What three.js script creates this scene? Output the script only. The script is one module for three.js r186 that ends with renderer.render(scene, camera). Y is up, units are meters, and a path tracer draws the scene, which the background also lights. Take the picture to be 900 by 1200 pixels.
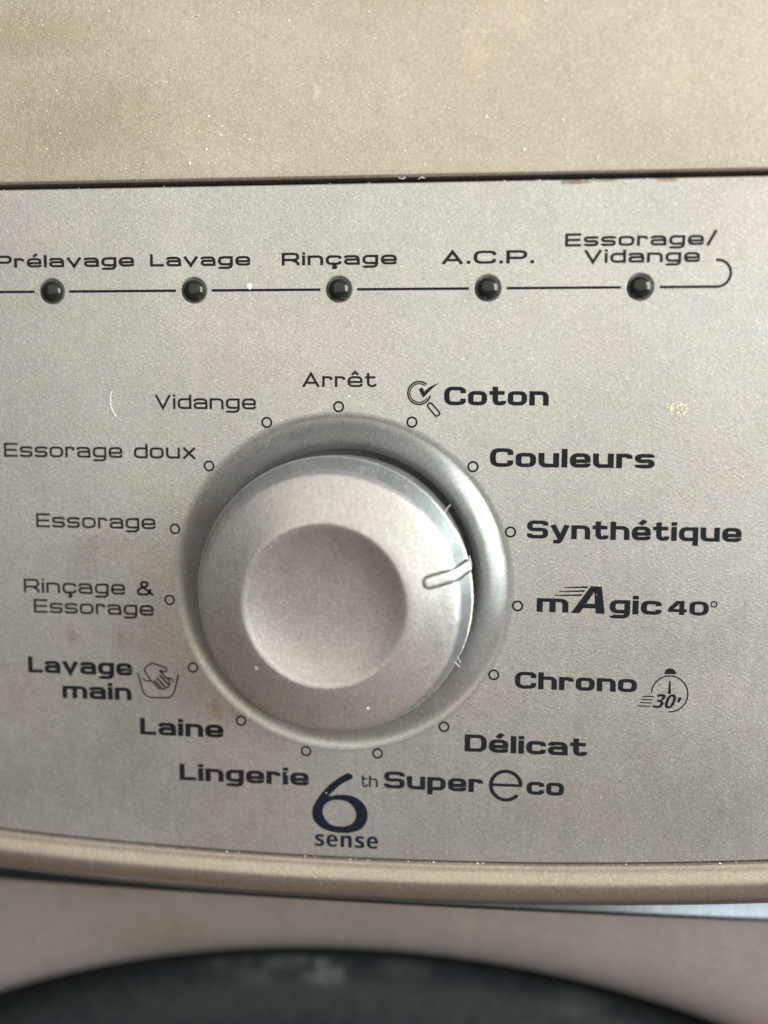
import * as THREE from 'three';
import { mergeGeometries } from 'three/addons/utils/BufferGeometryUtils.js';
import { FontLoader } from 'three/addons/loaders/FontLoader.js';
import { RectAreaLightUniformsLib } from 'three/addons/lights/RectAreaLightUniformsLib.js';

// ------------------------------------------------------------------ camera, room light, exposure
const MM = 0.001;
const DIAL = new THREE.Vector3(0, 0.775, 0.3);          // centre of the programme dial on the panel face
const scene = new THREE.Scene();
const renderer = new THREE.WebGLRenderer();
renderer.toneMapping = THREE.LinearToneMapping;
renderer.toneMappingExposure = 1.02;
renderer.shadowMap.enabled = true;

const camera = new THREE.PerspectiveCamera(55, 3 / 4, 0.01, 20);
camera.position.set(31.505, 39.683, 211.483).multiplyScalar(MM).add(DIAL);
camera.up.set(-0.01568953, 0.99397497, -0.10847858);
camera.lookAt(camera.position.clone().add(new THREE.Vector3(-0.10227659, -0.10951825, -0.98870888)));
camera.focus = 0.212;
camera.userData.fStop = 3.7;

scene.background = new THREE.Color().setRGB(0.190, 0.178, 0.178);   // dim room
RectAreaLightUniformsLib.init();
function areaLight(name, color, intensity, w, h, from, at = [0, 0, 0]) {
  const l = new THREE.RectAreaLight(color, intensity, w, h);
  l.name = name;
  l.position.set(...from).add(DIAL);
  l.lookAt(DIAL.x + at[0], DIAL.y + at[1], DIAL.z + at[2]);
  scene.add(l);
  return l;
}
areaLight('window_light', new THREE.Color().setRGB(0.93, 0.98, 1.0), 15.0, 1.0, 1.2, [1.45, 0.40, 0.68]);
areaLight('room_light', new THREE.Color().setRGB(1.0, 0.945, 0.80), 1.26, 3.2, 2.2, [0.3, 0.75, 1.7]);

// ------------------------------------------------------------------ helpers
let seed = 7;
const rnd = () => { seed = (seed * 1664525 + 1013904223) >>> 0; return seed / 4294967296; };
const hash = (x, y, s) => { let h = (x * 374761393 + y * 668265263 + s * 974634277) | 0; h = Math.imul(h ^ (h >>> 13), 1274126177); return ((h ^ (h >>> 16)) >>> 0) / 4294967296; };
function vnoise(x, y, s, period) {                          // value noise that tiles after `period` cells
  const xi = Math.floor(x), yi = Math.floor(y), fx = x - xi, fy = y - yi;
  const u = fx * fx * (3 - 2 * fx), v = fy * fy * (3 - 2 * fy);
  const m = (k) => ((k % period) + period) % period;
  const a = hash(m(xi), m(yi), s), b = hash(m(xi + 1), m(yi), s), c = hash(m(xi), m(yi + 1), s), d = hash(m(xi + 1), m(yi + 1), s);
  return a + (b - a) * u + (c - a) * v + (a - b - c + d) * u * v;
}
const clamp = (x, a = 0, b = 1) => Math.min(b, Math.max(a, x));
const sstep = (a, b, x) => { const t = clamp((x - a) / (b - a)); return t * t * (3 - 2 * t); };

function texture(size, metres, fn, srgb) {                  // fn(x mm, y mm, i, j) -> [r, g, b] 0..1
  const data = new Uint8Array(size * size * 4), k = metres / size * 1000;
  for (let j = 0, o = 0; j < size; j++) for (let i = 0; i < size; i++, o += 4) {
    const c = fn((i + 0.5) * k, (j + 0.5) * k, i, j);
    data[o] = clamp(c[0]) * 255; data[o + 1] = clamp(c[1]) * 255; data[o + 2] = clamp(c[2]) * 255; data[o + 3] = 255;
  }
  const t = new THREE.DataTexture(data, size, size, THREE.RGBAFormat);
  t.wrapS = t.wrapT = THREE.RepeatWrapping;
  t.magFilter = THREE.LinearFilter; t.minFilter = THREE.LinearMipmapLinearFilter; t.generateMipmaps = true;
  t.repeat.set(1 / metres, 1 / metres);
  if (srgb) t.colorSpace = THREE.SRGBColorSpace;
  t.needsUpdate = true;
  return t;
}
const toSrgb = (c) => c <= 0.0031308 ? 12.92 * c : 1.055 * Math.pow(c, 1 / 2.4) - 0.055;

// flakes of the metallic lacquer: fine bump
const grain = texture(1024, 0.0512, (x, y) => {
  const v = 0.55 * vnoise(x * 5, y * 5, 1, 256) + 0.45 * vnoise(x * 2.5, y * 2.5, 2, 128);
  return [v, v, v];
});
// lacquer colour over 204.8 mm: flake glitter, painted lid shading, grime and wiped stains with a place of their own (panel mm from the dial centre)
const stainsAndShade = [
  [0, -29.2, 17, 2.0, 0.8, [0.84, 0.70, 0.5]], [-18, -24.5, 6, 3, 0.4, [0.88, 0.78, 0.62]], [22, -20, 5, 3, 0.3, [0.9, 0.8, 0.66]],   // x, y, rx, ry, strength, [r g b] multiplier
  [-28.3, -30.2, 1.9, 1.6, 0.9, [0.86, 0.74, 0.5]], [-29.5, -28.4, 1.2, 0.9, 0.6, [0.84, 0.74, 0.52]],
  [49, 85.3, 3.4, 0.7, 1, [0.55, 0.42, 0.34]], [55, 85.4, 2.4, 0.45, 0.9, [0.5, 0.4, 0.3]], [67, 85.4, 2.5, 0.5, 0.9, [0.6, 0.5, 0.4]],
  [-58, 5, 4, 7, 0.6, [0.82, 0.78, 0.76]], [-62, -13, 1.6, 2.6, 0.8, [0.78, 0.72, 0.7]], [-50, -14, 2.2, 3, 0.7, [0.85, 0.78, 0.76]], [-45, -15.5, 3, 5, 0.3, [0.9, 0.82, 0.82]],
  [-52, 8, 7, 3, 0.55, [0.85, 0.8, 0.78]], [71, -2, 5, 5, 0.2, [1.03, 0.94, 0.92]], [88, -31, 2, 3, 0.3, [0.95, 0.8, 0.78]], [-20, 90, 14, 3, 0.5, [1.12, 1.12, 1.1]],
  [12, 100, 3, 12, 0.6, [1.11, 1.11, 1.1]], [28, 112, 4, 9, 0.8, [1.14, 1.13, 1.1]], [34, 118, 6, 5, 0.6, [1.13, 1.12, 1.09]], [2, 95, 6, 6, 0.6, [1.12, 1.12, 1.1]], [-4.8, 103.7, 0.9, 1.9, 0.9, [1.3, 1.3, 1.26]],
  [-30, 94, 9, 5, 0.4, [1.1, 1.1, 1.09]], [6, 82, 3, 7, 0.5, [1.1, 1.1, 1.09]], [-20, 78, 4, 8, 0.4, [1.08, 1.08, 1.07]], [20, 76, 3, 9, 0.4, [1.07, 1.07, 1.06]], [-52, 100, 22, 11, 0.8, [0.89, 0.86, 0.80]], [-66, 118, 24, 7, 0.8, [0.88, 0.85, 0.78]], [10, 124, 40, 4, 0.6, [0.92, 0.89, 0.84]],  // the broad dark patches paint shading onto the lid at left and top
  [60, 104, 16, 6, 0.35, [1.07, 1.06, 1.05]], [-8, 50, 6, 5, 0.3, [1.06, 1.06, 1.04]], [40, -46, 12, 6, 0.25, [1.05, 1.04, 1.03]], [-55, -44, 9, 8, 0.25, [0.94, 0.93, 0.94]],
];
const lacquer = texture(2048, 0.2048, (x0, y0, i, j) => {
  const x = x0 - 100, y = y0 - 75;
  const f = hash(i, j, 11), f2 = hash(i >> 1, j >> 1, 12);
  let v = 1 + 0.16 * (f - 0.5) + 0.28 * (f2 - 0.5) + 0.14 * (vnoise(x0 / 0.4, y0 / 0.4, 3, 512) - 0.5) + 0.05 * (vnoise(x0 / 3.2, y0 / 3.2, 4, 64) - 0.5) + 0.07 * (vnoise(x0 / 12.8, y0 / 12.8, 5, 16) - 0.5);
  if (f2 > 0.986) v += 0.5; else if (f2 < 0.006) v -= 0.12;
  const hue = vnoise(x0 / 1.6, y0 / 1.6, 6, 128) - 0.5, hue2 = vnoise(x0 / 25.6, y0 / 25.6, 8, 8) - 0.5;
  let r = 0.545 * v * (1 + 0.04 * hue + 0.05 * hue2), g = 0.54 * v, b = 0.525 * v * (1 - 0.03 * hue + 0.02 * hue2);
  for (const [sx, sy, rx, ry, a, m] of stainsAndShade) {
    const d = Math.hypot((x - sx) / rx, (y - sy) / ry);
    if (d < 1.6) {
      const k = a * sstep(1.3, 0.2, d + 0.9 * (vnoise(x0 * 1.25, y0 * 1.25, 9, 256) - 0.5));
      r *= 1 + (m[0] - 1) * k; g *= 1 + (m[1] - 1) * k; b *= 1 + (m[2] - 1) * k;
    }
  }
  return [toSrgb(r), toSrgb(g), toSrgb(b)];
}, true);
lacquer.offset.set(0.1 / 0.2048, 0.075 / 0.2048);
// wiped grease and fine dust: gloss that varies
const gloss = texture(1024, 0.2048, (x, y) => {
  const w = vnoise(x / 25.6, y / 12.8, 21, 16), s = vnoise(x / 1.6 + 3 * w, y / 6.4, 22, 128), p = vnoise(x / 0.4, y / 0.4, 23, 512);
  const v = 0.80 + 0.16 * (w - 0.5) + 0.10 * (s - 0.5) + 0.14 * (p - 0.5);
  return [v, v, v];
});
gloss.offset.set(0.1 / 0.2048, 0.075 / 0.2048);

function lacquered(name, tint, extra = {}) {
  const m = new THREE.MeshPhysicalMaterial({ color: new THREE.Color().setRGB(...tint), metalness: 0.75, roughness: 0.48, map: lacquer, roughnessMap: gloss, bumpMap: grain, bumpScale: 0.000028, ...extra });
  m.name = name;
  return m;
}
// dark door plastic with dried splashes
const splash = texture(1024, 0.2048, (x0, y0) => {
  const x = x0 - 100, y = y0 - 200, n = vnoise(x0 / 1.6, y0 / 1.6, 61, 128), n2 = vnoise(x0 / 0.4, y0 / 0.4, 62, 512);
  let k = 0.02 * n;
  for (const [sx, sy, rx, ry, a] of [[-46, -121.5, 8, 2.6, 0.07], [-25, -119.5, 11, 3, 0.10], [-12, -122, 6, 3, 0.12], [-32, -124, 5, 2, 0.05], [10, -120, 7, 2, 0.05], [60, -126, 9, 3, 0.05]]) { const d = Math.hypot((x - sx) / rx, (y - sy) / ry); if (d < 2) k += a * sstep(1.5, 0.1, d + 1.1 * (n - 0.5) + 0.5 * (n2 - 0.5)); }
  return [toSrgb(0.016 + 0.5 * k), toSrgb(0.020 + 0.52 * k), toSrgb(0.023 + 0.52 * k)];
}, true);
splash.offset.set(0.1 / 0.2048, 0.2 / 0.2048);

const M = {
  panel: lacquered('silver_lacquer', [0.92, 0.92, 0.92]),
  top: lacquered('warm_lit_lacquer', [0.87, 0.815, 0.70]),  // warm light reflected by the lid is put into this tint
  knob: lacquered('knob_lacquer', [0.95, 0.935, 0.93], { metalness: 0.78, roughness: 0.5, bumpScale: 0.00004 }),
  skirt: lacquered('brightened_skirt_lacquer', [1.36, 1.38, 1.38], { metalness: 0.9, roughness: 0.30, bumpScale: 0.000003 }),  // tint raised so that the skirt throws light into the recess
  hollow: lacquered('shaded_hollow_lacquer', [0.86, 0.835, 0.84], { metalness: 0.78, roughness: 0.5, bumpScale: 0.00003 }),  // darker copy of the knob lacquer, shade painted into its tint
  flank: lacquered('shaded_flank_lacquer', [0.66, 0.72, 0.76], { metalness: 0.88, roughness: 0.40, bumpScale: 0.000006 }),  // shade on the bevel painted in as a darker, cooler tint
  trim: lacquered('trim_lacquer', [0.72, 0.645, 0.575], { metalness: 0.85, roughness: 0.42, bumpScale: 0.000004 }),
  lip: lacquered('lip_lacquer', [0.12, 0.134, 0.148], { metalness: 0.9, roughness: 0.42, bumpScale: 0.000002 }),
  recess: lacquered('shaded_recess_lacquer', [0.79, 0.80, 0.795], { metalness: 0.82, roughness: 0.46, bumpScale: 0.000004 }),  // tint darkened to paint the shade inside the recess
  ink: new THREE.MeshPhysicalMaterial({ name: 'black_ink', specularIntensity: 0.25, color: new THREE.Color().setRGB(0.011, 0.012, 0.014), roughness: 0.6 }),
  thinInk: new THREE.MeshPhysicalMaterial({ name: 'thin_black_ink', specularIntensity: 0.25, color: new THREE.Color().setRGB(0.016, 0.016, 0.015), roughness: 0.6 }),
  blueInk: new THREE.MeshPhysicalMaterial({ name: 'blue_black_ink', specularIntensity: 0.25, color: new THREE.Color().setRGB(0.007, 0.010, 0.02), roughness: 0.6 }),
  lens: new THREE.MeshPhysicalMaterial({ name: 'smoked_lens', color: new THREE.Color().setRGB(0.012, 0.015, 0.012), roughness: 0.14, specularIntensity: 0.45, clearcoat: 0.35, clearcoatRoughness: 0.08 }),
  worn: new THREE.MeshStandardMaterial({ name: 'worn_lit_edge', color: new THREE.Color().setRGB(0.80, 0.76, 0.60), roughness: 0.35, metalness: 0.3, roughnessMap: gloss }),  // pale colour for worn chips, also paints the bright edge highlight
  rubber: new THREE.MeshPhysicalMaterial({ name: 'black_rubber', specularIntensity: 0.2, color: new THREE.Color().setRGB(0.006, 0.006, 0.0065), roughness: 0.95 }),
  dark: new THREE.MeshStandardMaterial({ name: 'dark_gap', color: new THREE.Color().setRGB(0.01, 0.012, 0.01), roughness: 0.9 }),
  doorGlass: new THREE.MeshPhysicalMaterial({ name: 'dark_door_plastic', map: splash, specularIntensity: 0.22, roughness: 0.32, roughnessMap: gloss }),
  white: new THREE.MeshStandardMaterial({ name: 'white_sheet_steel', color: new THREE.Color().setRGB(0.5, 0.49, 0.47), roughness: 0.5 }),
  lint: new THREE.MeshStandardMaterial({ name: 'pale_lint', color: new THREE.Color().setRGB(0.88, 0.87, 0.82), roughness: 0.9 }),
  crumb: new THREE.MeshStandardMaterial({ name: 'cream_residue', color: new THREE.Color().setRGB(0.80, 0.74, 0.50), roughness: 0.8 }),
};

const planarUV = (g) => { const p = g.attributes.position, uv = new Float32Array(p.count * 2); for (let i = 0; i < p.count; i++) { uv[2 * i] = p.getX(i); uv[2 * i + 1] = p.getY(i); } g.setAttribute('uv', new THREE.BufferAttribute(uv, 2)); return g; };
const flat = (g) => { const n = g.index ? g.toNonIndexed() : g; for (const k of Object.keys(n.attributes)) if (!['position', 'normal', 'uv'].includes(k)) n.deleteAttribute(k); return n; };
const merge = (list) => mergeGeometries(list.map(flat));
const used = {};
const numbered = (n) => { const k = used[n] = (used[n] ?? -1) + 1; return k ? n + '_' + String(k).padStart(3, '0') : n; };
function mesh(name, geometry, material, parent, label) {
  const m = new THREE.Mesh(geometry, material);
  m.name = numbered(name); m.castShadow = m.receiveShadow = true;
  if (label) m.userData.label = label;
  parent.add(m);
  return m;
}
function part(name, parent, [x, y, z] = [0, 0, 0], label) {
  const g = new THREE.Group(); g.name = numbered(name); g.position.set(x, y, z);
  if (label) g.userData.label = label;
  parent.add(g);
  return g;
}
// a lathe about the z axis; profile of [r mm, z mm] from the outside inwards
function lathe(profile, seg = 160) {
  const g = new THREE.LatheGeometry(profile.map(([r, z]) => new THREE.Vector2(Math.max(r, 0) * MM, z * MM)), seg);
  g.rotateX(Math.PI / 2);
  return planarUV(g);
}
// smooth curve through [a, b] control points
function curve(pts, n = 48) { return new THREE.CatmullRomCurve3(pts.map(([a, b]) => new THREE.Vector3(a, b, 0)), false, 'centripetal').getPoints(n).map((p) => [p.x, p.y]); }
// sweeps a profile of [y mm, z mm] along x from x0 to x1, lifted by lift(x)
function sweep(profile, x0, x1, n = 1, lift = () => 0, back = () => 0) {
  const pos = [], nor = [], idx = [], k = profile.length;
  const pn = profile.map((_, i) => { const a = profile[Math.max(i - 1, 0)], b = profile[Math.min(i + 1, k - 1)]; const dy = b[0] - a[0], dz = b[1] - a[1], l = Math.hypot(dy, dz) || 1; return [-dz / l, dy / l]; });
  for (let i = 0; i <= n; i++) {
    const x = x0 + (x1 - x0) * i / n, e = (x1 - x0) / n * 0.01, sl = (lift(x + e) - lift(x - e)) / (2 * e), up = lift(x), bk = back(x), sb = (back(x + e) - back(x - e)) / (2 * e);
    profile.forEach(([y, z], q) => { pos.push(x * MM, (y + up) * MM, (z + bk) * MM); const [ny, nz] = pn[q], nx = -ny * sl - nz * sb, l = Math.hypot(nx, ny, nz); nor.push(nx / l, ny / l, nz / l); });
  }
  for (let i = 0; i < n; i++) for (let q = 0; q < k - 1; q++) { const a = i * k + q, b = a + 1, c = a + k, d = c + 1; idx.push(a, c, b, b, c, d); }
  const g = new THREE.BufferGeometry();
  g.setAttribute('position', new THREE.Float32BufferAttribute(pos, 3)); g.setAttribute('normal', new THREE.Float32BufferAttribute(nor, 3));
  g.setIndex(idx);
  return planarUV(g);
}

// ------------------------------------------------------------------ floor the machine stands on
{
  const tex = texture(512, 1.0, (x, y) => { const v = 0.8 + 0.4 * vnoise(x / 125, y / 15.625, 31, 64) * vnoise(x / 31.25, y / 31.25, 32, 32); return [0.47 * v, 0.38 * v, 0.33 * v]; }, true);
  const g = new THREE.PlaneGeometry(5, 5).rotateX(-Math.PI / 2);
  const uv = g.attributes.uv; for (let i = 0; i < uv.count; i++) uv.setXY(i, uv.getX(i) * 5, uv.getY(i) * 5);
  const f = mesh('floor', g, new THREE.MeshStandardMaterial({ name: 'brown_floor', map: tex, roughness: 0.6 }), scene);
  f.position.z = 1.2; f.userData.kind = 'structure';
}

// ------------------------------------------------------------------ the washing machine
const machine = new THREE.Group();
machine.name = 'washing_machine';
machine.userData = { label: 'silver grey washing machine front with French programme dial and dusty lid', category: 'washing machine' };
scene.add(machine);
const at = (z = 0) => [DIAL.x, DIAL.y, DIAL.z + z * MM];
const XL = -297, XR = 297;                                  // sides of the machine, mm from the dial
const lowEdge = (x) => -62.9 + (x + 3) ** 2 / 2150;         // lower edge of the control panel
const TOP = 85.78, SINK = 38.0;

// cabinet behind the fascia
{
  const w = (XR - XL) * MM, cx = (XL + XR) / 2 * MM, list = [];
  for (const s of [-1, 1]) { const g = new THREE.BoxGeometry(0.004, 0.85, 0.52); g.translate(cx + s * (w / 2 - 0.002), 0.435 - DIAL.y, -0.29); list.push(g); }
  const back = new THREE.BoxGeometry(w - 0.008, 0.85, 0.004); back.translate(cx, 0.435 - DIAL.y, -0.548); list.push(back);
  const base = new THREE.BoxGeometry(w - 0.008, 0.004, 0.5); base.translate(cx, 0.014 - DIAL.y, -0.29); list.push(base);
  mesh('cabinet', planarUV(merge(list)), M.white, machine).position.set(...at());
}
// dark hollow behind the seams
{
  const g = new THREE.BoxGeometry((XR - XL - 10) * MM, 0.155, 0.004); g.translate((XL + XR) / 2 * MM, 0.0225, -0.016);
  mesh('inner_frame', planarUV(g), M.dark, machine).position.set(...at());
}
// lid with its rounded front edge
{
  const prof = [[86.7, -60], [86.7, -30], [86.7, -6], [86.7, -0.2], [86.72, 0.2], [86.82, 0.5], [87.02, 0.7], [87.35, 0.8], [88.6, 0.84]];
  prof.push(...curve([[90.5, 0.85], [100, 1.1], [112, 1.2], [122, 0.9], [130, 0], [136, -2.5], [140, -7], [142.5, -14], [143.5, -40]], 40), [143.6, -250], [143.6, -555], [86.7, -555]);
  mesh('lid', sweep(prof, XL - 2, XR + 2), M.top, machine, 'silver lid edge with dust, water marks and warm light put into its colour').position.set(...at());
}

// control panel: flat face with the dial recess and holes for the indicator lights
const LEDS = [-64.0, -32.0, -0.3, 31.3, 62.65], LEDY = 63.83;
const panel = (() => {
  const s = new THREE.Shape(), N = 120;
  s.moveTo(XL * MM, (TOP - 0.35) * MM);
  for (let i = 0; i <= N; i++) { const x = XL + (XR - XL) * i / N; s.lineTo(x * MM, (lowEdge(x) + 0.4) * MM); }
  s.lineTo(XR * MM, (TOP - 0.35) * MM);
  const hole = (x, y, r, n) => { const p = new THREE.Path(); for (let i = 0; i < n; i++) { const a = -i / n * 2 * Math.PI; p[i ? 'lineTo' : 'moveTo']((x + r * Math.cos(a)) * MM, (y + r * Math.sin(a)) * MM); } p.closePath(); s.holes.push(p); };
  hole(0, 0, SINK, 160);
  for (const x of LEDS) hole(x, LEDY, 3.1, 40);
  const list = [planarUV(new THREE.ShapeGeometry(s, 8))];
  // recess: the face rolls softly down round the knob
  const recess = [[SINK, 0], [SINK - 0.05, 0], ...curve([[37.5, -0.02], [36.7, -0.16], [35.5, -0.68], [34.0, -1.65], [32.5, -2.9], [31.2, -4.3], [30.3, -5.7], [29.85, -6.5]], 40), [29.7, -6.8], [29.6, -7.4], [29.5, -9.2], [27, -9.4], [4, -9.4]];
  for (const x of LEDS) { const c = lathe([[3.1, 0], [3.05, 0], [2.8, -0.05], [2.62, -0.2], [2.5, -0.5], [2.46, -2]], 40); c.translate(x * MM, LEDY * MM, 0); list.push(planarUV(c)); }
  list.push(sweep([[TOP - 0.35, 0], [TOP - 0.17, -0.05], [TOP - 0.05, -0.17], [TOP, -0.35], [TOP, -9]], XL, XR));
  list.push(sweep([[0, -9], [0, -0.6], [0.1, -0.25], [0.25, -0.07], [0.4, 0]], XL, XR, 120, lowEdge));
  const p = mesh('control_panel', merge(list), M.panel, machine, 'silver control panel with printed French wash programmes');
  p.position.set(...at());
  mesh('dial_recess', lathe(recess), M.recess, p, 'smooth recess round the knob with shade put into its colour');
  return p;
})();

// ------------------------------------------------------------------ printing: every word is drawn with pen strokes of a wide square face
class Pen {
  constructor() { this.pos = []; this.idx = []; this.k = 0; }
  tri(points, faces) { const b = this.pos.length / 3, z = 0.015 + 0.015 * (this.k++ % 4); for (const [x, y] of points) this.pos.push(x, y, z); for (const f of faces) this.idx.push(b + f[0], b + f[1], b + f[2]); }
  // a stroke of elliptical pen (v wide, h high) along points; widths(t) may scale it
  stroke(pts, v, h, closed = false, widths) {
    let q = pts.map(([x, y]) => [x / v, y / h]).filter((p, i, a) => !i || Math.hypot(p[0] - a[i - 1][0], p[1] - a[i - 1][1]) > 1e-4);
    if (closed && Math.hypot(q[0][0] - q.at(-1)[0], q[0][1] - q.at(-1)[1]) < 1e-4) q.pop();
    const n = q.length, out = [], faces = [];
    for (let i = 0; i < n; i++) {
      const a = q[closed ? (i - 1 + n) % n : Math.max(i - 1, 0)], b = q[i], c = q[closed ? (i + 1) % n : Math.min(i + 1, n - 1)];
      const dir = (p, r) => { const x = r[0] - p[0], y = r[1] - p[1], l = Math.hypot(x, y); return l > 1e-9 ? [x / l, y / l] : null; };
      const d1 = dir(a, b) ?? dir(b, c), d2 = dir(b, c) ?? d1, nx = -(d1[1] + d2[1]), ny = d1[0] + d2[0], l = Math.hypot(nx, ny) || 1, cos = Math.max(0.42, l / 2), w = 0.5 * (widths ? widths(i / (n - 1)) : 1) / cos;
      out.push([(b[0] + nx / l * w) * v, (b[1] + ny / l * w) * h], [(b[0] - nx / l * w) * v, (b[1] - ny / l * w) * h]);
    }
    for (let i = 0; i < (closed ? n : n - 1); i++) { const a = 2 * i, b = 2 * ((i + 1) % n); faces.push([a, a + 1, b], [a + 1, b + 1, b]); }
    this.tri(out, faces);
  }
  shape(outline, hole) {
    const s = new THREE.Shape(outline.map(([x, y]) => new THREE.Vector2(x, y)));
    if (hole) s.holes.push(new THREE.Path(hole.map(([x, y]) => new THREE.Vector2(x, y))));
    this.shapes([s]);
  }
  shapes(list, map = (x, y) => [x, y]) {
    for (const s of list) { const g = new THREE.ShapeGeometry(s, 10), p = g.attributes.position, pts = []; for (let i = 0; i < p.count; i++) pts.push(map(p.getX(i), p.getY(i))); const f = []; for (let i = 0; i < g.index.count; i += 3) f.push([g.index.getX(i), g.index.getX(i + 1), g.index.getX(i + 2)]); this.tri(pts, f); }
  }
  geometry(map = (x, y) => [x, y]) {
    const g = new THREE.BufferGeometry(), p = new Float32Array(this.pos.length);
    for (let i = 0; i < p.length; i += 3) { const [x, y] = map(this.pos[i], this.pos[i + 1]); p[i] = x * MM; p[i + 1] = y * MM; p[i + 2] = this.pos[i + 2] * MM; }
    g.setAttribute('position', new THREE.BufferAttribute(p, 3));
    g.setAttribute('normal', new THREE.Float32BufferAttribute(Array.from(p, (_, i) => i % 3 === 2 ? 1 : 0), 3));
    g.setIndex(this.idx);
    return planarUV(g);
  }
}
// rounds the corners [x, y, r] of a path with squarish arcs
function bend(pts, closed = false) {
  const out = [], n = pts.length;
  for (let i = 0; i < n; i++) {
    const [x, y, r = 0] = pts[i];
    if (!r || (!closed && (i === 0 || i === n - 1))) { out.push([x, y]); continue; }
    const a = pts[(i - 1 + n) % n], b = pts[(i + 1) % n], la = Math.hypot(a[0] - x, a[1] - y), lb = Math.hypot(b[0] - x, b[1] - y), ra = Math.min(r, la / 2 * 0.999), rb = Math.min(r, lb / 2 * 0.999);
    const p0 = [x + (a[0] - x) / la * ra, y + (a[1] - y) / la * ra], p3 = [x + (b[0] - x) / lb * rb, y + (b[1] - y) / lb * rb], k = 0.66;
    const p1 = [p0[0] + (x - p0[0]) * k, p0[1] + (y - p0[1]) * k], p2 = [p3[0] + (x - p3[0]) * k, p3[1] + (y - p3[1]) * k];
    for (let s = 0; s <= 8; s++) { const t = s / 8, u = 1 - t; out.push([0, 1].map((c) => u * u * u * p0[c] + 3 * u * u * t * p1[c] + 3 * u * t * t * p2[c] + t * t * t * p3[c])); }
  }
  return out;
}
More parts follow.
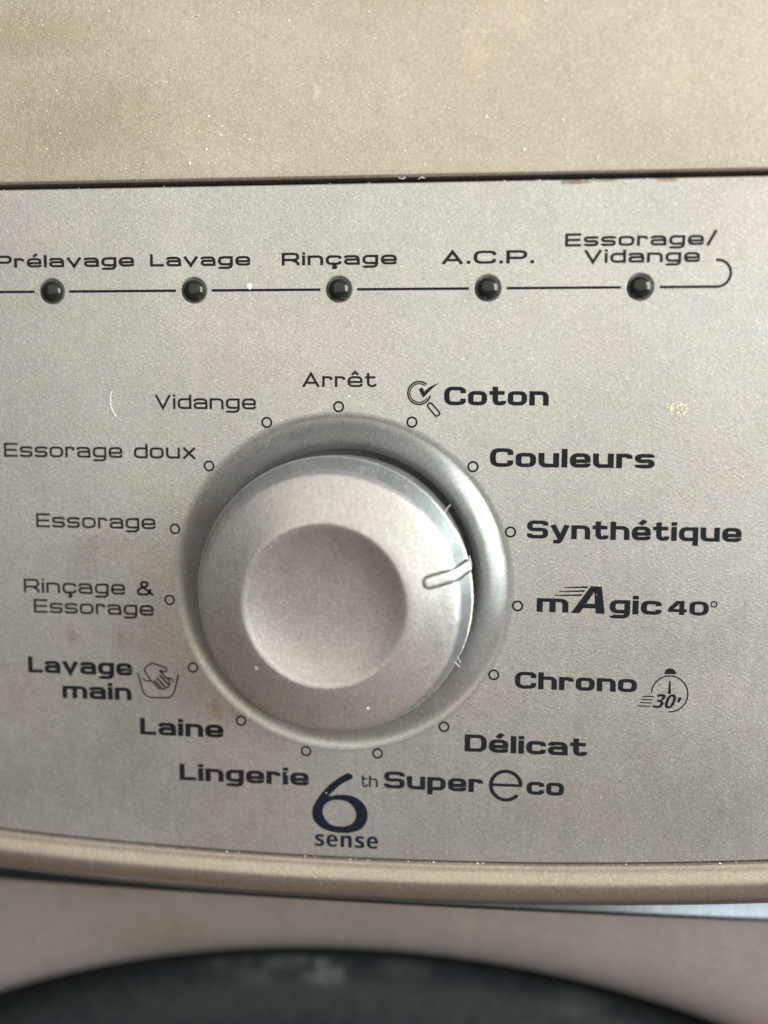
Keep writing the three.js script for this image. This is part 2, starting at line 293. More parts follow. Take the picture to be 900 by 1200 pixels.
// glyphs in units of the capital height; v, h: stem and bar weights
function glyph(ch, v, h, bold) {
  const X = 0.77, S = [], W0 = bold ? 1.0 : 0.96;
  const box = (W, H, b = 0) => ({ L: v / 2, R: W - v / 2, T: H - h / 2, B: b + h / 2, M: (H + b) / 2 });
  const add = (pts, closed) => S.push([bend(pts, closed), closed]);
  const r = bold ? 0.25 : 0.27, R2 = bold ? 0.32 : 0.36;
  const o = box(W0, X), accents = { 'é': 'e', 'ê': 'e', 'ç': 'c' };
  if (accents[ch]) {
    const g = glyph(accents[ch], v, h, bold), c = g.w / 2;
    if (ch === 'é') g.strokes.push([[[c - 0.06, 0.86], [c + 0.2, 1.1]], false]);
    if (ch === 'ê') g.strokes.push([[[c - 0.2, 0.86], [c, 1.07], [c + 0.2, 0.86]], false]);
    if (ch === 'ç') g.strokes.push([bend([[c + 0.02, 0], [c + 0.02, -0.07], [c + 0.13, -0.1, 0.1], [c + 0.13, -0.23, 0.1], [c - 0.1, -0.23]]), false]);
    return g;
  }
  let w = W0;
  switch (ch) {
    case 'o': add([[o.L, o.M], [o.L, o.T, r], [o.R, o.T, r], [o.R, o.B, r], [o.L, o.B, r]], true); break;
    case '0': { const c = box(1.06, 1); w = 1.06; add([[c.L, c.M], [c.L, c.T, R2], [c.R, c.T, R2], [c.R, c.B, R2], [c.L, c.B, R2]], true); break; }
    case '4': { w = 1.02; const c = box(w, 1); add([[0.74, 0], [0.74, 1]]); add([[0.7, 1 - h * 0.5], [0.52, 1 - h * 0.5], [0.1, 0.3 + h * 0.4]]); add([[0, 0.2 + h / 2], [w, 0.2 + h / 2]]); break; }
    case 'c': add([[o.R, X - 0.29], [o.R, o.T, r], [o.L, o.T, r], [o.L, o.B, r], [o.R, o.B, r], [o.R, 0.29]]); break;
    case 'e': add([[o.R, 0.235], [o.R, o.B, r * 0.8], [o.L, o.B, r], [o.L, o.T, r], [o.R, o.T, r], [o.R, o.M - h * 0.6]]); add([[o.R, o.M - h * 0.15], [o.L, o.M - h * 0.15]]); break;
    case 'a': add([[o.L, X - 0.24], [o.L, o.T, r * 0.8], [o.R, o.T, r], [o.R, 0]]); add([[o.R, o.M + 0.03], [o.L, o.M + 0.03, r * 0.7], [o.L, o.B, r * 0.7], [o.R, o.B]]); break;
    case 'g': add([[o.R, X], [o.R, -0.25 + h / 2, r], [o.L, -0.25 + h / 2, r * 0.8], [o.L, -0.1]]); add([[o.R, o.T], [o.L, o.T, r], [o.L, o.B + 0.03, r], [o.R, o.B + 0.03]]); break;
    case 'd': add([[o.R, 1], [o.R, 0]]); add([[o.R, o.T], [o.L, o.T, r], [o.L, o.B, r], [o.R, o.B]]); break;
    case 'q': add([[o.R, X], [o.R, -0.25]]); add([[o.R, o.T], [o.L, o.T, r], [o.L, o.B, r], [o.R, o.B]]); break;
    case 'p': add([[o.L, X], [o.L, -0.25]]); add([[o.L, o.T], [o.R, o.T, r], [o.R, o.B, r], [o.L, o.B]]); break;
    case 'n': add([[o.L, 0], [o.L, X]]); add([[o.L, o.T], [o.R, o.T, r], [o.R, 0]]); break;
    case 'h': add([[o.L, 0], [o.L, 1]]); add([[o.L, o.T], [o.R, o.T, r], [o.R, 0]]); break;
    case 'u': add([[o.R, 0], [o.R, X]]); add([[o.L, X], [o.L, o.B, r], [o.R, o.B]]); break;
    case 'm': { w = bold ? 1.5 : 1.42; const c = box(w, X); add([[c.L, 0], [c.L, X]]); add([[c.L, c.T], [c.R, c.T, r], [c.R, 0]]); add([[w / 2, c.T], [w / 2, 0]]); break; }
    case 'r': { w = bold ? 0.78 : 0.66; const c = box(w, X); add([[c.L, 0], [c.L, X]]); add([[c.L, c.T], [c.R, c.T, r], [c.R, X - 0.27]]); break; }
    case 'l': w = v; add([[v / 2, 0], [v / 2, 1]]); break;
    case 'i': w = v; add([[v / 2, 0], [v / 2, X]]); add([[v / 2, 1.03 - h], [v / 2, 1.03]]); break;
    case 't': { w = bold ? 0.84 : 0.72; const l = bold ? 0.16 + v / 2 : 0.2; add([[l, 1.0], [l, o.B, r], [w - v * 0.4, o.B, r * 0.8], [w - v * 0.4, 0.25]]); add([[0, o.T], [w - 0.05, o.T]]); break; }
    case 's': w = W0 * 0.94; { const c = box(w, X); add([[c.R, X - 0.2], [c.R, c.T, r * 0.8], [c.L, c.T, r * 0.8], [c.L, c.M, r * 0.7], [c.R, c.M, r * 0.7], [c.R, c.B, r * 0.8], [c.L, c.B, r * 0.8], [c.L, 0.2]]); } break;
    case 'v': add([[v * 0.42, X], [w / 2, h * 0.3], [w - v * 0.42, X]]); break;
    case 'y': add([[v * 0.42, X], [w / 2 + 0.02, 0.04]]); add([[w - v * 0.42, X], [w / 2 - 0.02, -0.16, 0.16], [w * 0.32, -0.25 + h / 2, 0.1], [w * 0.16, -0.25 + h / 2]]); break;
    case 'x': add([[v * 0.5, X], [w - v * 0.5, 0]]); add([[w - v * 0.5, X], [v * 0.5, 0]]); break;
    case 'A': w = 1.14; { add([[v * 0.45, 0], [w / 2, 1 - h * 0.35], [w - v * 0.45, 0]]); add([[w * 0.22, 0.3], [w * 0.78, 0.3]]); } break;
    case 'V': w = 1.12; add([[v * 0.45, 1], [w / 2, h * 0.35], [w - v * 0.45, 1]]); break;
    case 'L': w = bold ? 0.92 : 0.9; add([[v / 2, 1], [v / 2, h / 2], [w, h / 2]]); break;
    case 'E': w = 0.98; add([[w, 1 - h / 2], [v / 2, 1 - h / 2], [v / 2, h / 2], [w, h / 2]]); add([[v / 2, 0.5], [w - 0.06, 0.5]]); break;
    case 'C': w = 1.14; { const c = box(w, 1); add([[c.R, 0.64], [c.R, c.T, R2], [c.L, c.T, R2], [c.L, c.B, R2], [c.R, c.B, R2], [c.R, 0.36]]); } break;
    case 'D': w = 1.14; { const c = box(w, 1); add([[c.L, c.M], [c.L, c.T], [c.R, c.T, R2], [c.R, c.B, R2], [c.L, c.B]], true); } break;
    case 'S': w = 1.14; { const c = box(w, 1); add([[c.R, 0.72], [c.R, c.T, 0.26], [c.L, c.T, 0.26], [c.L, c.M, 0.22], [c.R, c.M, 0.22], [c.R, c.B, 0.26], [c.L, c.B, 0.26], [c.L, 0.28]]); } break;
    case 'P': w = 1.06; { const c = box(w, 1); add([[c.L, 0], [c.L, 1]]); add([[c.L, c.T], [c.R, c.T, 0.26], [c.R, 0.42, 0.26], [c.L, 0.42]]); } break;
    case 'R': w = 1.1; { const c = box(w, 1); add([[c.L, 0], [c.L, 1]]); add([[c.L, c.T], [c.R - 0.02, c.T, 0.26], [c.R - 0.02, 0.43, 0.24], [c.L, 0.43]]); add([[w * 0.58, 0.43], [c.R, 0.22, 0.2], [c.R, 0]]); } break;
    case '&': w = 1.12; add([[w, 0.02], [0.3, 0.68, 0.2], [0.3, 0.95, 0.2], [0.72, 0.95, 0.2], [0.72, 0.66, 0.2], [0.08, 0.44, 0.25], [0.08, 0.06, 0.25], [0.82, 0.06, 0.3], [0.92, 0.46]]); break;
    case '.': w = v * 1.15; add([[w / 2, 0], [w / 2, h * 1.2]]); break;
    case '/': w = 0.62; add([[v * 0.3, -0.05], [w - v * 0.3, 1.12]]); break;
    case ' ': w = 0.5; break;
    default: throw new Error('no glyph ' + ch);
  }
  return { strokes: S, w };
}
const LIGHT = [0.165, 0.155], LIGHT_SMALL = [0.185, 0.195], BOLD = [0.29, 0.205];
// a word with its left end, right end, base line and capital height in mm
function word(text, x0, x1, y, cap, weight, label, material) {
  const [v, h] = weight, bold = weight === BOLD, pen = new Pen(), gap = bold ? 0.11 : 0.15;
  let x = 0;
  for (const ch of text) { const g = glyph(ch, v, h, bold); for (const [pts, closed] of g.strokes) pen.stroke(pts.map(([a, b]) => [a + x, b]), v, h, !!closed); x += g.w + gap; }
  const sx = (x1 - x0) / (x - gap);
  return mesh('printed_word', pen.geometry((a, b) => [x0 + a * sx, y + b * cap]), material ?? (bold ? M.ink : M.thinInk), panel, label);
}
// names of the wash stages over the indicator lights
word('Prélavage', -76.7, -45.2, 69.05, 2.66, LIGHT_SMALL, 'Prélavage in thin black letters');
word('Lavage', -41.6, -19.45, 69.0, 2.66, LIGHT_SMALL, 'Lavage in thin black letters above the second indicator light');
word('Rinçage', -12.6, 12.1, 68.95, 2.66, LIGHT_SMALL, 'Rinçage in thin black letters above the middle indicator light');
word('A.C.P.', 21.5, 40.9, 68.9, 2.7, LIGHT_SMALL, 'A.C.P. in thin black letters');
word('Essorage/', 47.1, 77.7, 72.2, 2.66, LIGHT_SMALL, 'Essorage with a slash, over Vidange at the right end of the stage row');
word('Vidange', 51.0, 74.45, 68.8, 2.66, LIGHT_SMALL, 'Vidange under Essorage and slash in the stage row');
// names of the programmes round the dial
word('Arrêt', -8.3, 7.85, 43.2, 2.55 * 1.18, LIGHT, 'Arrêt printed over the top marker of the dial');
word('Vidange', -41.2, -18.5, 38.3, 3.1, LIGHT, 'Vidange at the upper left of the dial');
word('Essorage doux', -76.4, -32.05, 27.4, 3.17, LIGHT, 'Essorage doux in thin letters');
word('Essorage', -69.4, -41.65, 11.55, 3.2, LIGHT, 'Essorage alone, left of the dial');
word('Rinçage &', -72.9, -42.45, -3.5, 3.22, LIGHT, 'Rinçage and ampersand in thin letters');
word('Essorage', -70.7, -42.5, -8.15, 3.2, LIGHT, 'Essorage under Rinçage and ampersand');
word('Lavage', -72.55, -47.8, -22.2, 3.8, BOLD, 'Lavage in bold, over main');
word('main', -64.55, -48.1, -27.95, 3.8, BOLD, 'main in bold letters');
word('Laine', -46.3, -26.8, -35.9, 3.92, BOLD, 'Laine in bold letters');
word('Lingerie', -37.2, -7.2, -46.3, 3.92, BOLD, 'Lingerie in bold letters');
word('Super', 9.9, 32.0, -46.05, 3.95, BOLD, 'Super in bold letters');
word('co', 41.55, 49.75, -46.05, 3.86, BOLD, 'co in bold after the large round e');
word('Délicat', 27.8, 54.4, -36.8, 3.93, BOLD, 'Délicat in bold letters');
word('Chrono', 38.55, 64.7, -22.1, 3.8, BOLD, 'Chrono in bold letters');
word('m', 42.9, 49.7, -4.95, 3.95, BOLD, 'm before the slanted capital A');
word('gic', 58.4, 69.3, -4.95, 3.95, BOLD, 'gic after the slanted capital A');
word('40', 70.7, 79.1, -4.85, 3.08, [0.29, 0.22], '40 in bold numerals', M.ink);
word('Synthétique', 40.5, 85.15, 11.05, 3.92, BOLD, 'Synthétique in bold letters');
word('Couleurs', 32.35, 66.8, 26.35, 4.0, BOLD, 'Couleurs in bold letters');
word('Coton', 22.4, 44.5, 39.4, 3.96, BOLD, 'Coton in bold letters');
word('th', 4.75, 8.5, -46.0, 2.72, [0.2, 0.13], 'small thin th beside the large 6');

const arc = (cx, cy, r, a0, a1, n = 48, ry = r) => Array.from({ length: n + 1 }, (_, i) => { const a = (a0 + (a1 - a0) * i / n) * Math.PI / 180; return [cx + r * Math.cos(a), cy + ry * Math.sin(a)]; });
const spline = (pts, closed, n = 90) => new THREE.CatmullRomCurve3(pts.map(([x, y]) => new THREE.Vector3(x, y, 0)), closed, 'centripetal').getPoints(n).map((p) => [p.x, p.y]);
function print(name, draw, label, material = M.ink) { const p = new Pen(); draw(p); return mesh(name, p.geometry(), material, panel, label); }

const sans = await new FontLoader().loadAsync('fonts/droid/droid_sans_bold.typeface.json');
// large 6 with "sense" under it
{
  const f = ([x, y]) => [-6.49 + (x - 108) / 452 * 12.7, -57.06 + (598 - y) / 495 * 14.09];
  const out = spline([[248, 297], [292, 246], [352, 192], [414, 157], [440, 138], [438, 120], [418, 106], [390, 106], [338, 135], [240, 215], [152, 325], [110, 420], [122, 500], [180, 560], [260, 590], [340, 598], [430, 590], [510, 555], [553, 490], [560, 420], [532, 352], [470, 302], [390, 281], [315, 284]].map(f), true, 200);
  const inn = spline([[195, 420], [215, 368], [270, 333], [330, 326], [400, 341], [448, 385], [467, 440], [450, 500], [400, 535], [330, 545], [260, 530], [213, 485]].map(f), true, 120);
  print('large_numeral', (p) => p.shape(out, inn), 'large blue-black 6 below the dial', M.blueInk);
  print('printed_word', (p) => {
    let x = 0; const adv = [];
    for (const ch of 'sense') { adv.push(x); x += { s: 0.56, e: 0.68, n: 0.76 }[ch]; }
    const k = (8.47 + 6.0) / (x - 0.1);
    [...'sense'].forEach((ch, i) => p.shapes(sans.generateShapes(ch, 1), (a, b) => [-6.05 + (adv[i] + a * 0.84) * k, -60.4 + b * 2.83 / 0.77]));
  }, 'small spaced word sense under the large 6', M.blueInk);
}
// large thin e of "eco"
print('large_letter', (p) => { const c = [37.0, -44.25]; p.stroke([...arc(...c, 3.28, 2, 322, 90)], 0.86, 0.78); p.stroke([[c[0] - 3.2, c[1] + 0.12], [c[0] + 3.55, c[1] + 0.12]], 0.7, 0.66); }, 'large thin round e between Super and co');
// slanted A with speed lines, and the degree ring
{
  const f = ([x, y]) => [42.9 + (x - 34) * 0.04638, -5.0 + (191 - y) * 0.04755];
  print('slanted_letter', (p) => {
    p.shape([[192, 191], [280, 66], [330, 66], [347, 191], [306, 191], [303, 168], [247, 168], [231, 191]].map(f), [[262, 146], [301, 146], [296, 92]].map(f));
    for (const q of [[[158, 73], [268, 66], [263, 75], [157, 77]], [[138, 91], [255, 84], [249, 93], [136, 95]], [[115, 110], [243, 103], [237, 112], [113, 114]]]) p.shape(q.map(f));
  }, 'slanted capital A with three speed lines');
  print('degree_ring', (p) => p.stroke(arc(80.1, -2.35, 0.58, 0, 360), 0.3, 0.3, true), 'degree ring after 40');
}
// stopwatch with 30'
{
  const f = ([x, y]) => [67.72 + (x - 290) * 0.01997, -26.26 + (583 - y) * 0.02097];
  print('stopwatch_symbol', (p) => {
    p.stroke(arc(...f([485, 388]), 3.82, 178, -92, 90, 3.97), 0.3, 0.3);
    p.shape(arc(...f([485, 180]), 1.22, 180, 0, 24, 1.3));
    p.shape([[477, 250], [491, 250], [499, 388], [467, 388]].map(f));
    for (const [x, y] of [[262, 422], [247, 456], [235, 490], [220, 525]]) p.stroke([f([x - 61, y]), f([x + 61, y])], 0.24, 0.24);
    const num = (ch, x, w, y, hgt) => p.shapes(sans.generateShapes(ch, 1), (a, b) => [x + a * w + (b * hgt + y - (-25.35)) * 0.3, y + b * hgt]);
    num('3', 68.0, 3.0, -25.35, 3.1); num('0', 70.25, 3.0, -25.35, 3.1);
    p.shape([[580, 420], [618, 420], [594, 474], [566, 474]].map(f));
  }, "stopwatch symbol with speed lines and 30 minutes mark beside Chrono", M.ink);
}
// hand in a wash tub
{
  const f = ([x, y]) => [-46.62 + (x - 117) * 0.02002, -27.22 + (583 - y) * 0.0199];
  print('hand_wash_symbol', (p) => {
    const line = (pts, w = 0.34) => p.stroke(spline(pts.map(f), false, 60), w, w);
    p.stroke(bend([[120, 290], [150, 395], [195, 573, 100], [350, 576], [525, 573, 100], [570, 395], [597, 295]].map((q) => [...f(q), (q[2] ?? 0) * 0.02])), 0.36, 0.36);
    line([[178, 350], [205, 375], [265, 384]]);
    line([[280, 385], [240, 325], [209, 275], [207, 243], [250, 200], [300, 176], [350, 190], [430, 214], [460, 238], [452, 264], [425, 270], [375, 249]]);
    line([[375, 249], [400, 283], [440, 330], [486, 368], [494, 398], [472, 422]]);
    line([[494, 408], [475, 445], [436, 455]]);
    line([[445, 458], [420, 474], [395, 462]]);
    line([[280, 382], [325, 425], [360, 466], [388, 466]]);
    for (const q of [[[378, 310], [420, 355], [472, 412]], [[340, 340], [385, 390], [436, 450]], [[310, 372], [345, 410], [392, 460]]]) line(q, 0.42);
    line([[462, 345], [505, 343], [522, 362], [540, 388]]);
  }, 'hand in a wash tub symbol beside Lavage main', M.thinInk);
}
// magnifying glass with a tick
{
  const f = ([x, y]) => [14.47 + (x - 152) * 0.0203, 39.39 + (403 - y) * 0.0202];
  print('magnifier_symbol', (p) => {
    const c = f([280, 275]);
    p.stroke(arc(...c, 2.42, 48, 356 - 8, 70), 0.36, 0.36); p.stroke(arc(...c, 1.98, 52, 330, 70), 0.26, 0.26);
    p.shape([[275, 238], [313, 213], [334, 258], [400, 205], [495, 164], [420, 225], [322, 328]].map(f));
    p.stroke(bend([[402, 372, 0.45], [362, 404, 0.45], [462, 525, 0.5], [508, 492, 0.5]].map((q) => [...f(q), q[2]]), true), 0.36, 0.36, true);
  }, 'magnifying glass with tick beside Coton', M.thinInk);
}
// ring markers round the dial, 24 degrees apart
for (let k = 0; k < 15; k++) {
  const a = (0.47 + 24 * k) * Math.PI / 180;
  print('dial_marker', (p) => p.stroke(arc(0, 0, 1.02, 0, 360, 40), 0.41, 0.41, true), undefined, M.ink).position.set(-Math.sin(a) * 39 * MM, Math.cos(a) * 39 * MM, 0);
}
// line that links the indicator lights, with its hook at the right
{
  const gaps = [-96, ...LEDS].map((x) => x), seg = (a, b) => print('link_line', (p) => p.stroke([[a, LEDY], [b, LEDY]], 0.54, 0.54));
  for (let i = 0; i < 5; i++) seg(gaps[i] + 3.95, gaps[i + 1] - 3.95);
  print('link_line', (p) => p.stroke([[LEDS[4] + 3.95, LEDY], ...arc(78.0, LEDY + 2.7, 2.7, -90, 98, 30)], 0.54, 0.54), 'link line ending in a hook under Essorage and slash');
}

// ------------------------------------------------------------------ indicator lights
{
  const lens = lathe([[2.3, -2.2], [2.3, 0.05], ...curve([[2.29, 0.1], [2.2, 0.42], [1.95, 0.74], [1.45, 1.05], [0.8, 1.24], [0, 1.3]], 20)], 48);
  const collar = lathe([[2.5, -1.4], [2.46, -0.45], [2.4, -0.35], [2.34, -0.45], [2.32, -1]], 48);
  for (const x of LEDS) {
    const g = part('indicator_light', machine, [DIAL.x + x * MM, DIAL.y + LEDY * MM, DIAL.z]);
    mesh('lens', lens, M.lens, g);
    mesh('collar', collar, M.panel, g);
  }
}

// ------------------------------------------------------------------ programme knob
{
  const knob = part('programme_knob', machine, at(), 'round silver programme knob with hollow face and worn rim');
  knob.rotation.set(0.03, -0.02, 0); knob.scale.set(1.012, 1.016, 1); knob.position.y -= 0.0004;
  const flank = [[28.95, 9.3], [28.9, 9.5], [28.3, 11.2], [27.6, 13.4], [27.0, 15.2]];
  mesh('knob_flank', lathe(flank, 240), M.flank, knob, 'smooth flank under the edge of the knob face with cool shade put into its colour');
  const faceProfile = [[27.0, 15.2], ...curve([[26.93, 15.4], [26.6, 16.0], [26.1, 16.45], [25.2, 16.87], [22.5, 17.85], [20, 18.7], [18.3, 19.25], [17.3, 19.52], [16.7, 19.62], [16.2, 19.53], [15.6, 19.33]], 84),
  ];
  const hollow = curve([[15.6, 19.33], [15.2, 19.2], [13, 18.55], [10, 17.95], [6, 17.55], [2.5, 17.4], [0, 17.38]], 36);
  const capProfile = [...flank, ...faceProfile];
  mesh('knob_cap', lathe(faceProfile, 240), M.knob, knob, 'broad raised ring of the knob face');
  mesh('knob_hollow', lathe(hollow, 200), M.hollow, knob, 'shallow hollow in the knob face with shade put into its colour');
  mesh('knob_skirt', lathe([[27.8, -9.3], [28.3, -4], [28.9, 4], [29.05, 7.6], [29.1, 8.4]], 240), M.skirt, knob);
  // rim with worn chips, its edge highlight painted as a pale strip
  mesh('knob_rim', lathe(curve([[29.05, 8.2], [29.12, 8.7], [29.1, 9.1], [28.98, 9.4], [28.8, 9.7]], 10), 240), M.skirt, knob);
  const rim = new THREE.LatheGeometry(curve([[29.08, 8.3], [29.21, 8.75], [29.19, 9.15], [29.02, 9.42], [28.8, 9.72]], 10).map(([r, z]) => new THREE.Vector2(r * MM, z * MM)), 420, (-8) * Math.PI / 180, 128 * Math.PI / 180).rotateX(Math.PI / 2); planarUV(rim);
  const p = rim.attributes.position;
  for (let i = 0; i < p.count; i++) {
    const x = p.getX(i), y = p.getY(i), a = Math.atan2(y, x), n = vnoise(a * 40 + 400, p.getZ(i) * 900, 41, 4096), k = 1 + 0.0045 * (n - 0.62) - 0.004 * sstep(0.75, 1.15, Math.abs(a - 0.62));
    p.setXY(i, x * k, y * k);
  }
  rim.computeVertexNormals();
  mesh('worn_lit_rim', rim, M.worn, knob, 'thin pale rim of the knob with worn chips and a painted edge highlight');
  // pointer: a raised finger from the ring face over the edge, set in a fine groove
  const surf = (r) => { for (let i = 1; i < capProfile.length; i++) { const [r1, z1] = capProfile[i - 1], [r2, z2] = capProfile[i]; if (r <= r1 && r >= r2) return z1 + (z2 - z1) * (r1 - r) / (r1 - r2 || 1); } return 9; };
  const path = [];
  for (let i = 0; i <= 40; i++) path.push(20.3 + (29.25 - 20.3) * i / 40);
  function ridge(halfWidth, height, ends) {
    const pos = [], idx = [], C = 12, pts = path;
    pts.forEach((r, i) => {
      const t = (r - 20.3), round = t < halfWidth ? Math.sqrt(Math.max(0, 1 - (1 - t / halfWidth) ** 2)) : 1, hw = halfWidth * Math.max(round, 0.02);
      for (let c = 0; c <= C; c++) {
        const s = -1 + 2 * c / C, prof = Math.pow(Math.max(0, 1 - s ** 4), 0.6) * Math.min(1, round * 1.2);
        const rr = Math.hypot(r, s * hw), z = surf(Math.min(rr, 28.9)) + height * prof - (Math.abs(s) === 1 ? 0.25 : 0) ;
        const out = r > 26 ? height * 0.7 * prof * sstep(26, 28.5, r) : 0;
        pos.push((r + out) * MM, s * hw * MM, z * MM);
      }
    });
    for (let i = 0; i < pts.length - 1; i++) for (let c = 0; c < C; c++) { const a = i * (C + 1) + c; idx.push(a, a + C + 1, a + 1, a + 1, a + C + 1, a + C + 2); }
    const last = (pts.length - 1) * (C + 1), low = pos.length / 3;                   // front of the finger, down past the rim
    for (let c = 0; c <= C; c++) { const b = (last + c) * 3; pos.push(pos[b] - 0.0001, pos[b + 1], 4 * MM); }
    for (let c = 0; c < C; c++) idx.push(last + c, low + c, last + c + 1, last + c + 1, low + c, low + c + 1);
    const g = new THREE.BufferGeometry(); g.setAttribute('position', new THREE.Float32BufferAttribute(pos, 3)); g.setIndex(idx); g.computeVertexNormals();
    return planarUV(g);
  }
  const a = 14.2 * Math.PI / 180;
  mesh('pointer', ridge(1.2, 0.36), M.knob, knob, 'raised pointer of the knob aimed between Synthétique and the slanted A').rotation.z = a;
  // dark line that runs round the pointer
  const line = [];
  for (const s of [1, -1]) for (let i = 0; i <= 30; i++) { const r = s > 0 ? 29 - (29 - 21.7) * i / 30 : 21.7 + (29 - 21.7) * i / 30; line.push([r, s * 1.3]); if (s > 0 && i === 30) for (let k = 1; k < 12; k++) { const b = Math.PI / 2 + Math.PI * k / 12; line.push([21.6 + 1.3 * Math.cos(b), 1.3 * Math.sin(b)]); } }
  const tube = new THREE.TubeGeometry(new THREE.CatmullRomCurve3(line.map(([x, y]) => new THREE.Vector3(x, y, surf(Math.min(Math.hypot(x, y), 28.9)) + 0.02).multiplyScalar(MM))), 160, 0.17 * MM, 6);
  mesh('pointer_groove', tube, M.rubber, knob, 'dark line round the pointer').rotation.z = a;
}

// ------------------------------------------------------------------ trim under the panel
{
  const main = [[-0.05, -5], [-0.1, -0.9], [-0.22, -0.35], [-0.5, 0.05], ...curve([[-0.9, 0.3], [-2.2, 1.3], [-4.0, 2.0], [-5.8, 2.05], [-7.6, 1.4], [-9.4, 0.0], [-10.8, -2.0], [-11.5, -4.4]], 36)].reverse();
  mesh('trim_strip', sweep(main, XL, XR, 160, lowEdge), M.trim, machine, 'rounded silver trim strip under the control panel').position.set(...at());
  const lip = [[-79, -30], [-77.5, -14], ...curve([[-76.8, -9], [-76.6, -6.8], [-76.2, -5.2], [-75.3, -4.5], [-74, -4.9], [-70, -7.0], [-64, -10.2]], 40), [-58, -12.5], [-46, -15]];
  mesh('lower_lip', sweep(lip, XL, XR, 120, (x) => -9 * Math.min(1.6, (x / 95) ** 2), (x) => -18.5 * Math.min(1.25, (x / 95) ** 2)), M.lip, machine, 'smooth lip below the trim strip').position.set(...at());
}
// front sheet with the door opening, and the door
const DOOR = { x: 2, y: -304, rx: 240, ry: 192 };
function oval(profile, seg = 220) {                         // a ring round the door: profile of [offset mm, z mm] from the outside inwards
  const pos = [], idx = [], k = profile.length;
  for (let i = 0; i <= seg; i++) { const a = i / seg * 2 * Math.PI; for (const [o, z] of profile) pos.push((DOOR.x + Math.max(DOOR.rx + o, 0) * Math.cos(a)) * MM, (DOOR.y + Math.max(DOOR.ry + o, 0) * Math.sin(a)) * MM, z * MM); }
  for (let i = 0; i < seg; i++) for (let q = 0; q < k - 1; q++) { const a = i * k + q, b = a + 1, c = a + k, d = c + 1; idx.push(a, c, b, b, c, d); }
  const g = new THREE.BufferGeometry(); g.setAttribute('position', new THREE.Float32BufferAttribute(pos, 3)); g.setIndex(idx); g.computeVertexNormals();
  return planarUV(g);
}
{
  const s = new THREE.Shape();
  s.moveTo(XL * MM, -68 * MM); s.lineTo(XL * MM, -760 * MM); s.lineTo(XR * MM, -760 * MM); s.lineTo(XR * MM, -68 * MM); s.closePath();
  const p = new THREE.Path();
  for (let i = 0; i < 220; i++) { const a = -i / 220 * 2 * Math.PI; p[i ? 'lineTo' : 'moveTo']((DOOR.x + (DOOR.rx + 30) * Math.cos(a)) * MM, (DOOR.y + (DOOR.ry + 30) * Math.sin(a)) * MM); }
  p.closePath(); s.holes.push(p);
  const face = planarUV(new THREE.ShapeGeometry(s)); face.translate(0, 0, -0.03);
  const roll = oval([[30, -30], [29.8, -30], ...curve([[24, -30.2], [17, -31.2], [11.5, -33.2], [7, -36.4], [3.8, -40.5], [1.8, -46], [0.8, -53]], 30), [0.5, -66]]);
  mesh('front_sheet', merge([face, roll]), M.panel, machine, 'lower silver front sheet, out of focus').position.set(...at());
  const door = part('door', machine, at(), 'dark round door at the lower edge, out of focus');
  mesh('door_seal', oval([[0.3, -66], [0.1, -52], ...curve([[-0.3, -50], [-1.5, -48.6], [-2.8, -48.6], [-4, -50]], 12), [-4.1, -66]]), M.rubber, door);
  mesh('door_frame', oval([[-4.2, -70], [-4.2, -64], ...curve([[-4.6, -60], [-6.5, -54.5], [-9.5, -50.5], [-14, -47.4], [-21, -45], [-32, -43.2], [-50, -41.8], [-60, -42]], 44)]), M.doorGlass, door);
  mesh('door_window', oval([[-59.5, -42], ...curve([[-66, -43], [-90, -48], [-140, -62], [-188, -70]], 30), [-240, -70]]), M.doorGlass, door);
}

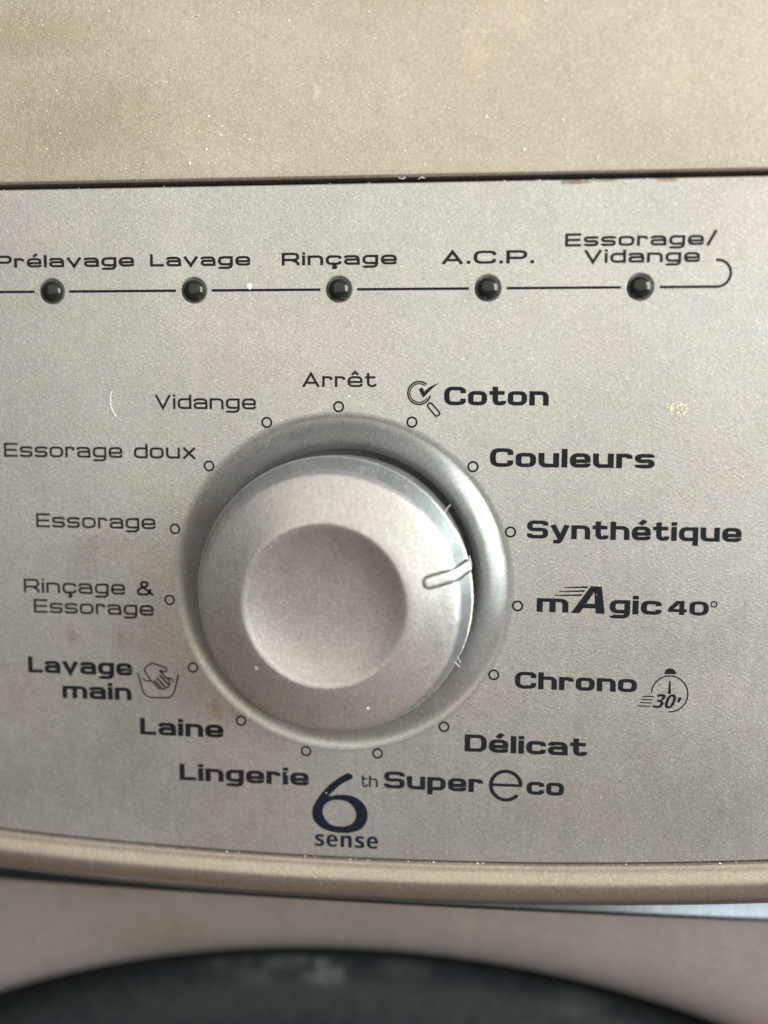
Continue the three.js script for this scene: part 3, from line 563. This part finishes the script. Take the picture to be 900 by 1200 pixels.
// ------------------------------------------------------------------ dust, lint and residue lying on the machine
{
  const specks = [], fibres = [], crumbs = [];
  const speck = (list, x, y, z, r, stretch = 1) => {
    const g = new THREE.IcosahedronGeometry(r * MM, 0), p = g.attributes.position;
    for (let i = 0; i < p.count; i++) { const k = 0.75 + 0.5 * hash(Math.round(p.getX(i) * 1e7), Math.round(p.getY(i) * 1e7 + p.getZ(i) * 3e6), 51 + list.length); p.setXYZ(i, p.getX(i) * k * stretch, p.getY(i) * k, p.getZ(i) * k * 0.6); }
    g.rotateZ(rnd() * 6.3); g.translate(x * MM, y * MM, (z + r * 0.3) * MM); g.computeVertexNormals(); list.push(planarUV(g));
  };
  const fibre = (list, pts, w) => list.push(planarUV(new THREE.TubeGeometry(new THREE.CatmullRomCurve3(pts.map(([x, y, z]) => new THREE.Vector3(x, y, z).multiplyScalar(MM))), pts.length * 6, w * 0.55 * MM, 5)));
  for (let i = 0; i < 330; i++) { const x = -80 + 170 * rnd(), y = 88.5 + 36 * rnd(); speck(specks, x, y, 1.0, 0.07 + 0.16 * rnd() ** 4, 1 + rnd()); }
  for (let i = 0; i < 60; i++) { const x = -80 + 170 * rnd(), y = -60 + 144 * rnd(); if (Math.hypot(x, y) > 38) speck(specks, x, y, 0, 0.05 + 0.09 * rnd() ** 3, 1 + rnd()); }
  for (let i = 0; i < 80; i++) { const x = -82 + 176 * vnoise(i * 0.37, 3, 71, 4096); speck(specks, x, lowEdge(x) - 0.15 - 0.7 * rnd(), -0.15, 0.04 + 0.14 * rnd() ** 3, 1 + 1.5 * rnd()); }       // caught in the groove over the trim
  for (let i = 0; i < 18; i++) { const x = -78 + 166 * rnd(); speck(specks, x, 85.5 + 0.4 * rnd(), -0.1, 0.04 + 0.07 * rnd(), 2); }                                           // along the seam
  for (let i = 0; i < 70; i++) { const a = (5 + 75 * rnd()) * Math.PI / 180, r = 26.8 + 2.1 * rnd(); speck(specks, r * Math.cos(a), r * Math.sin(a), 9.4 + (28.9 - r) * 2.9, 0.05 + 0.08 * rnd()); } // on the flank of the knob
  for (let i = 0; i < 40; i++) { const a = rnd() * 6.28, r = 25 * Math.sqrt(rnd()); speck(specks, r * Math.cos(a), r * Math.sin(a), r < 15.5 ? 16.5 + (r / 15.5) ** 2 * 2.2 : 19 - (r - 16.5) * 0.25, 0.05 + 0.07 * rnd() ** 2); }
  speck(specks, -19.8, 64.7, 0, 0.72); speck(specks, 8.3, -22.3, 17.3, 0.24); speck(specks, 66.5, -66.5, 1.3, 0.36); speck(specks, 1.9, 41.2, 0, 0.3, 0.6);
  fibre(fibres, [[-50.9, 42.2, 0.1], [-51.3, 40.5, 0.2], [-51.1, 38.6, 0.15], [-50.2, 36.6, 0.1]], 0.13);
  fibre(fibres, [[-12.0, 18.9, 17.9], [-11.8, 18.3, 18.0], [-11.3, 18.0, 18.0], [-10.8, 18.2, 18.0]], 0.12);
  fibre(fibres, [[-14.9, -14, 18.3], [-14.6, -14.5, 18.4], [-14.2, -14.6, 18.4]], 0.1);
  fibre(fibres, [[25.4, -13.4, 9.8], [26.0, -14.4, 9.6], [26.7, -15.2, 9]], 0.11);
  fibre(fibres, [[26.3, -12.8, 10], [26.9, -14.2, 9.5]], 0.1);
  fibre(fibres, [[23.2, 17.4, 9.9], [23.8, 18.4, 9.5], [24.4, 19.0, 9]], 0.09);
  fibre(fibres, [[-37.6, 107.2, 1.15], [-37.2, 106.9, 1.2], [-36.6, 107.1, 1.15]], 0.14);
  fibre(fibres, [[-61.2, 106.2, 1.15], [-60.9, 105.6, 1.2]], 0.12);
  fibre(fibres, [[-31.4, 119.6, 1.1], [-30.2, 120.2, 1.2], [-29.4, 119.9, 1.1]], 0.13);
  fibre(fibres, [[12.4, 86.6, 0.2], [13.2, 86.4, 0.4], [13.9, 86.7, 0.3]], 0.16);
  fibre(fibres, [[16.6, 86.3, 0.3], [17.2, 86.6, 0.4], [17.9, 86.4, 0.3]], 0.14);
  fibre(fibres, [[58.6, 85.1, 0.1], [59.3, 84.8, 0.15], [59.9, 85.0, 0.1]], 0.12);
  fibre(fibres, [[-49.4, -21.1, 0.05], [-47.8, -20.4, 0.05]], 0.05);
  for (let i = 0; i < 34; i++) { const x = 68.8 + 4.1 * rnd(), y = 36.8 + 3 * rnd(); fibre(crumbs, [[x, y, 0.05], [x + 0.5 - rnd(), y + 0.5 * rnd(), 0.09], [x + 0.9 * (rnd() - 0.3), y + 0.9 * (rnd() - 0.3), 0.05]], 0.1 + 0.16 * rnd()); }
  const d = mesh('dust', merge([...specks, ...fibres]), M.lint, scene);
  d.position.set(...at()); Object.assign(d.userData, { kind: 'stuff', label: 'pale dust specks and lint hairs scattered over the washing machine front', category: 'dust' });
  const c = mesh('dried_residue', merge(crumbs), M.crumb, scene);
  c.position.set(...at()); Object.assign(c.userData, { kind: 'stuff', label: 'small cream dried residue on the panel right of Coton', category: 'residue' });
}

renderer.render(scene, camera);
